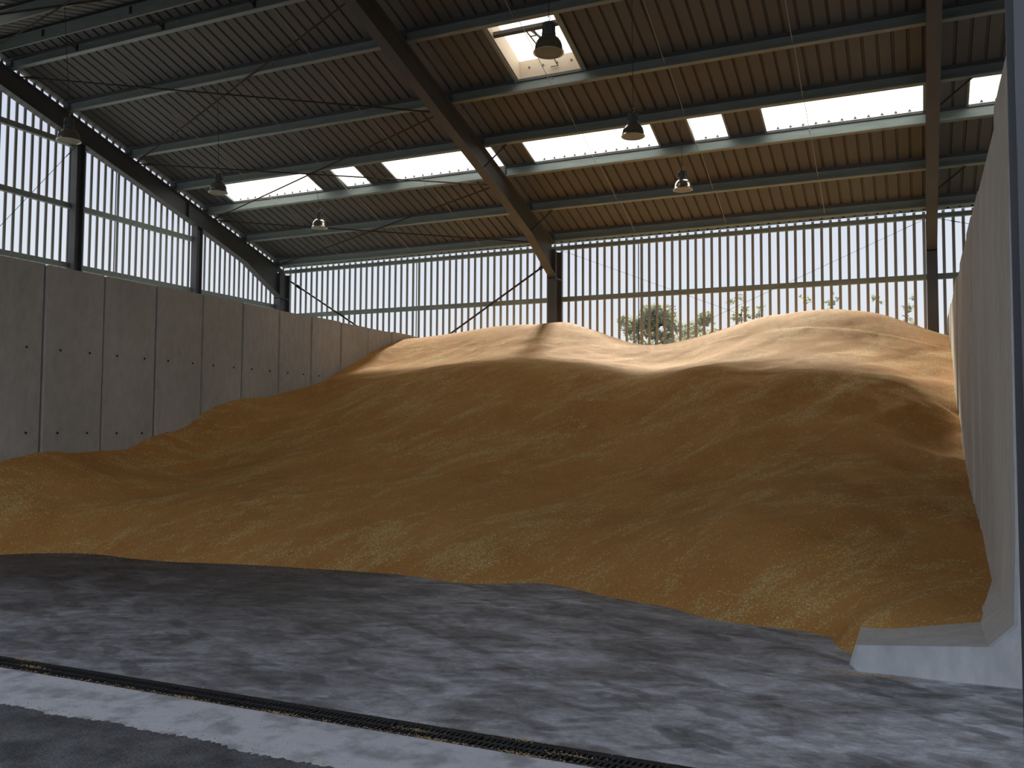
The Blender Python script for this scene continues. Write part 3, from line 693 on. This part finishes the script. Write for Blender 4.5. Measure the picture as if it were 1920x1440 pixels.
U = X*ca+Y*sa; V = -X*sa+Y*ca
rel = 0.10*vnoise(X*0.9+50, Y*0.9+50, 1) + 0.07*vnoise(U*0.5+80, V*2.1+80, 2) + 0.035*vnoise(X*3+90, Y*3+90, 3) + 0.03*vnoise(U*1.3+60, V*4.2+60, 4) + 0.012*vnoise(X*8+60, Y*8+70, 5) + 0.006*vnoise(X*19+60, Y*19+70, 6)
amp = np.clip((Hh+0.02)/0.5, 0.12, 1)*np.where(Y > 17.2, 0.35, np.where(Y > 14.2, 0.6, 1.0))
Hh = Hh + rel*amp
idx = -np.ones(X.shape, int); keep = Hh > -0.03
vs = []; fs = []
cell = keep[:-1, :-1] | keep[1:, :-1] | keep[:-1, 1:] | keep[1:, 1:]
need = np.zeros(X.shape, bool); need[:-1, :-1] |= cell; need[1:, :-1] |= cell; need[:-1, 1:] |= cell; need[1:, 1:] |= cell
idx[need] = np.arange(need.sum())
Hc = np.maximum(Hh, -0.03)
vs = np.c_[X[need], Y[need], Hc[need]]
jj, ii = np.nonzero(cell)
fs = np.c_[idx[jj, ii], idx[jj, ii+1], idx[jj+1, ii+1], idx[jj+1, ii]]
me = bpy.data.meshes.new('grain_heap'); me.from_pydata(vs.tolist(), [], fs.tolist()); me.materials.append(M_grain); me.polygons.foreach_set('use_smooth', [True]*len(me.polygons)); me.update()
heap = link('grain_heap', me)
tag(heap, 'huge heap of golden brown wheat grain banked up between the concrete walls', 'grain', kind='stuff')

# spilled kernels on floor and drain
kv = []; kf = []
def kernel(x, y, z, L=0.0045):
    a = random.uniform(0, math.pi); c, s = math.cos(a), math.sin(a); w = L*0.5; n = len(kv)
    for p, q, h in ((-L, 0, w), (0, -w, w), (L, 0, w), (0, w, w), (0, 0, 2*w), (0, 0, 0)): kv.append((x+p*c-q*s, y+p*s+q*c, z+h))
    kf.extend([(n+a_, n+b_, n+4) for a_, b_ in ((0, 1), (1, 2), (2, 3), (3, 0))]); kf.extend([(n+b_, n+a_, n+5) for a_, b_ in ((0, 1), (1, 2), (2, 3), (3, 0))])
for _ in range(1500):
    x = random.uniform(-9, 0.3); c = random.choice((3.895, 3.9, 3.905, 4.09)); kernel(x, c+random.gauss(0, 0.012), 0.0, random.uniform(0.003, 0.006))
for k in range(16):
    cx = random.uniform(-7, -0.5); cyy = random.choice((3.90, 3.90, 4.08, 3.99))
    for _ in range(70): kernel(cx+random.gauss(0, 0.07), cyy+random.gauss(0, 0.012), 0.0 if abs(cyy-3.99) > 0.05 else -0.003, random.uniform(0.003, 0.006))
for _ in range(500): kernel(random.uniform(-8, 0.5), 3.4+abs(random.gauss(0, 0.03)), 0.0, 0.005)
for _ in range(1300): kernel(random.uniform(-7, 0.0), random.uniform(2.4, 3.38), -0.015, random.uniform(0.003, 0.006))
for _ in range(700): kernel(random.uniform(-6, 0.4), random.uniform(3.42, 3.88), 0.0, 0.004)
for _ in range(1100):
    i = random.randrange(len(toe3)-1); tt = random.random(); p, q = toe3[i], toe3[i+1]
    kernel(p[0]+(q[0]-p[0])*tt, p[1]+(q[1]-p[1])*tt-abs(random.gauss(0, 0.25)), 0.0, random.uniform(0.004, 0.007))
for _ in range(350): kernel(random.uniform(-9, 0.4), random.uniform(4.2, 7), 0.0, random.uniform(0.003, 0.006))
for _ in range(500): kernel(-0.3+random.gauss(0, 0.13), 6.11-abs(random.gauss(0, 0.02)), 0.0, 0.005)
km = MB(); km.v = kv; km.f = kf
tag(km.build('spilled_grain', M_kernel), 'loose kernels scattered along the drain, yard edge and foot of the heap', 'grain', kind='stuff')

# ------------------------------------------------------------------ hanging lamps
def lamp(x, y, zb, yatt, lab):
    t = empty('hanging_lamp', (x, y, zb)); tag(t, lab, 'lamp', 'bell shaped lamps hanging from the roof')
    o = MB().lathe([(0.168, 0.0), (0.182, 0.0), (0.182, 0.008), (0.166, 0.02), (0.163, 0.05), (0.157, 0.09), (0.143, 0.13), (0.118, 0.165), (0.088, 0.19), (0.082, 0.19), (0.112, 0.163), (0.137, 0.128), (0.151, 0.09), (0.157, 0.05), (0.160, 0.004), (0.168, 0.0)], 32).build('reflector', M_alu, t, smooth=True)
    MB().lathe([(0.0, 0.012), (0.163, 0.012), (0.163, 0.006), (0.0, 0.004)], 28).build('diffuser', LENS, t)
    h = MB().lathe([(0.0, 0.18), (0.078, 0.18), (0.082, 0.2), (0.082, 0.24), (0.07, 0.245), (0.07, 0.30), (0.076, 0.305), (0.076, 0.35), (0.05, 0.362), (0.0, 0.362)], 20)
    for k in range(8):
        w = math.pi*2*k/8; h.box(0.075*math.cos(w)-0.006, 0.075*math.cos(w)+0.006, 0.075*math.sin(w)-0.006, 0.075*math.sin(w)+0.006, 0.24, 0.32)
    h.build('housing', M_hous, t)
    hk = MB().tube([(0, 0, 0.355), (0, 0, 0.385), (0.016, 0, 0.40), (0.02, 0, 0.42), (0, 0, 0.44), (-0.018, 0, 0.425)], 0.005, 6); hk.build('hook', M_wire, t)
    MB().tube([(0, 0, 0.43), (0, yatt-y, Z(yatt)-0.25-zb)], 0.0045, 5).build('cable', M_rod, t)
LENS = mat('lamp_glass_dull', (0.30, 0.28, 0.22), 0.35, var=0.1)
lamp(-12.0, 16.0, 6.02, 15.74, 'small shiny lamp hanging below the leftmost rooflight')
lamp(-12.0, 12.85, 6.02, 12.77, 'dim lamp overlapping the left end of the leftmost rooflight')
lamp(-12.0, 9.58, 6.02, 9.43, 'lamp in front of the dark gable rafter at the far left')
lamp(-3.85, 15.95, 5.965, 15.74, 'shiny lamp hanging below the short rooflight right of centre')
lamp(-3.85, 12.82, 5.99, 12.77, 'lamp hanging in front of the rooflight right of the middle rafter')
lamp(-3.85, 9.43, 5.935, 9.43, 'large near lamp hanging in front of the square roof hatch')

# ------------------------------------------------------------------ trees behind the shed
def tree(x, y, h, w, dens, lab, leaf, open_=False, z0=0.0):
    t = empty('background_tree', (x, y, -0.06)); tag(t, lab, 'tree', 'trees behind the shed')
    tr = MB(); tips = []
    tr.tube([(0, 0, 0), (0.1, 0, h*0.4), (0, 0.05, h*0.7), (0.05, 0, h*0.93)], [0.16, 0.12, 0.07, 0.02], 7)
    for k in range(14):
        z = h*random.uniform(0.3, 0.88); a = random.uniform(0, 6.28); L = w*0.5*random.uniform(0.5, 1)*(1.15-z/h if open_ else 1-0.55*(z/h)**3)
        p = (L*math.cos(a), L*math.sin(a)*0.8, z+L*0.35); tr.tube([(0.03, 0, z), (p[0]*0.5, p[1]*0.5, z+L*0.1), p], [0.05, 0.03, 0.012], 5); tips.append(p)
    tips.append((0.05, 0, h*0.95))
    tr.build('trunk', M_bark, t)
    lf = MB(); cl = []
    for p in tips:
        for _ in range(4 if not open_ else 2): cl.append((p[0]+random.gauss(0, w*0.12), p[1]+random.gauss(0, w*0.12), p[2]+random.gauss(0, h*0.045), random.uniform(0.35, 0.8)*(0.55 if open_ else 1)))
    for cx, cyy, cz, rr in cl:
        for _ in range(int(dens*rr*rr)):
            d = Vector((random.gauss(0, 1), random.gauss(0, 1), random.gauss(0, 1))).normalized()*rr*random.uniform(0.4, 1)
            c = Vector((cx, cyy, cz)) + Vector((d.x, d.y, d.z*0.75))
            if c.z > h or c.z < 0.1: continue
            a = Vector((random.gauss(0, 1), random.gauss(0, 1), random.gauss(0, 1))).normalized(); b = a.cross(Vector((random.gauss(0, 1), random.gauss(0, 1), random.gauss(0, 1)))).normalized()
            s = random.uniform(0.10, 0.19); q = [c-a*s*0.9, c+b*s*0.5, c+a*s, c-b*s*0.5]
            lf.add(q, [(0, 1, 2, 3)])
    lf.build('foliage', leaf, t)
random.seed(21)
for args in [(-21.0, 60, 6.6, 4.0, 330, 'low bush at the left end of the tree line', M_leafs[0]), (-18.6, 63, 8.3, 3.6, 330, 'rounded bush second from the left in the tree line', M_leafs[0]),
             (-15.9, 58, 10.2, 4.6, 330, 'tallest dense tree of the hazy tree line', M_leafs[0]), (-14.0, 64, 10.3, 3.8, 330, 'dense tree right of the tallest one', M_leafs[1]),
             (-17.6, 68, 9.0, 4.4, 300, 'low bush filling the gap behind the tallest tree', M_leafs[1]), (-13.0, 70, 9.8, 4.4, 300, 'low bush filling the gap behind the rounded tree', M_leafs[1]),
             (-11.9, 57, 8.7, 3.4, 330, 'rounded tree before the slender ones', M_leafs[0])]:
    tree(*args)
for args in [(-10.8, 61, 11.0, 2.4, 240, 'tall slender airy tree in the tree line', M_leafs[1], True), (-9.0, 57, 10.0, 2.4, 240, 'slender airy tree before the right grain mound', M_leafs[1], True),
             (-6.8, 62, 10.9, 2.2, 220, 'tree crown showing just left of the mound top', M_leafs[1], True), (-5.0, 60, 10.8, 2.4, 220, 'tree crown nearest the right mound', M_leafs[0], True),
             (-2.4, 62, 11.2, 1.8, 180, 'tiny tree tip above the right mound', M_leafs[0], True), (-0.6, 62, 11.3, 1.8, 180, 'last tiny tree tip right of the mound top', M_leafs[0], True)]:
    tree(*args)
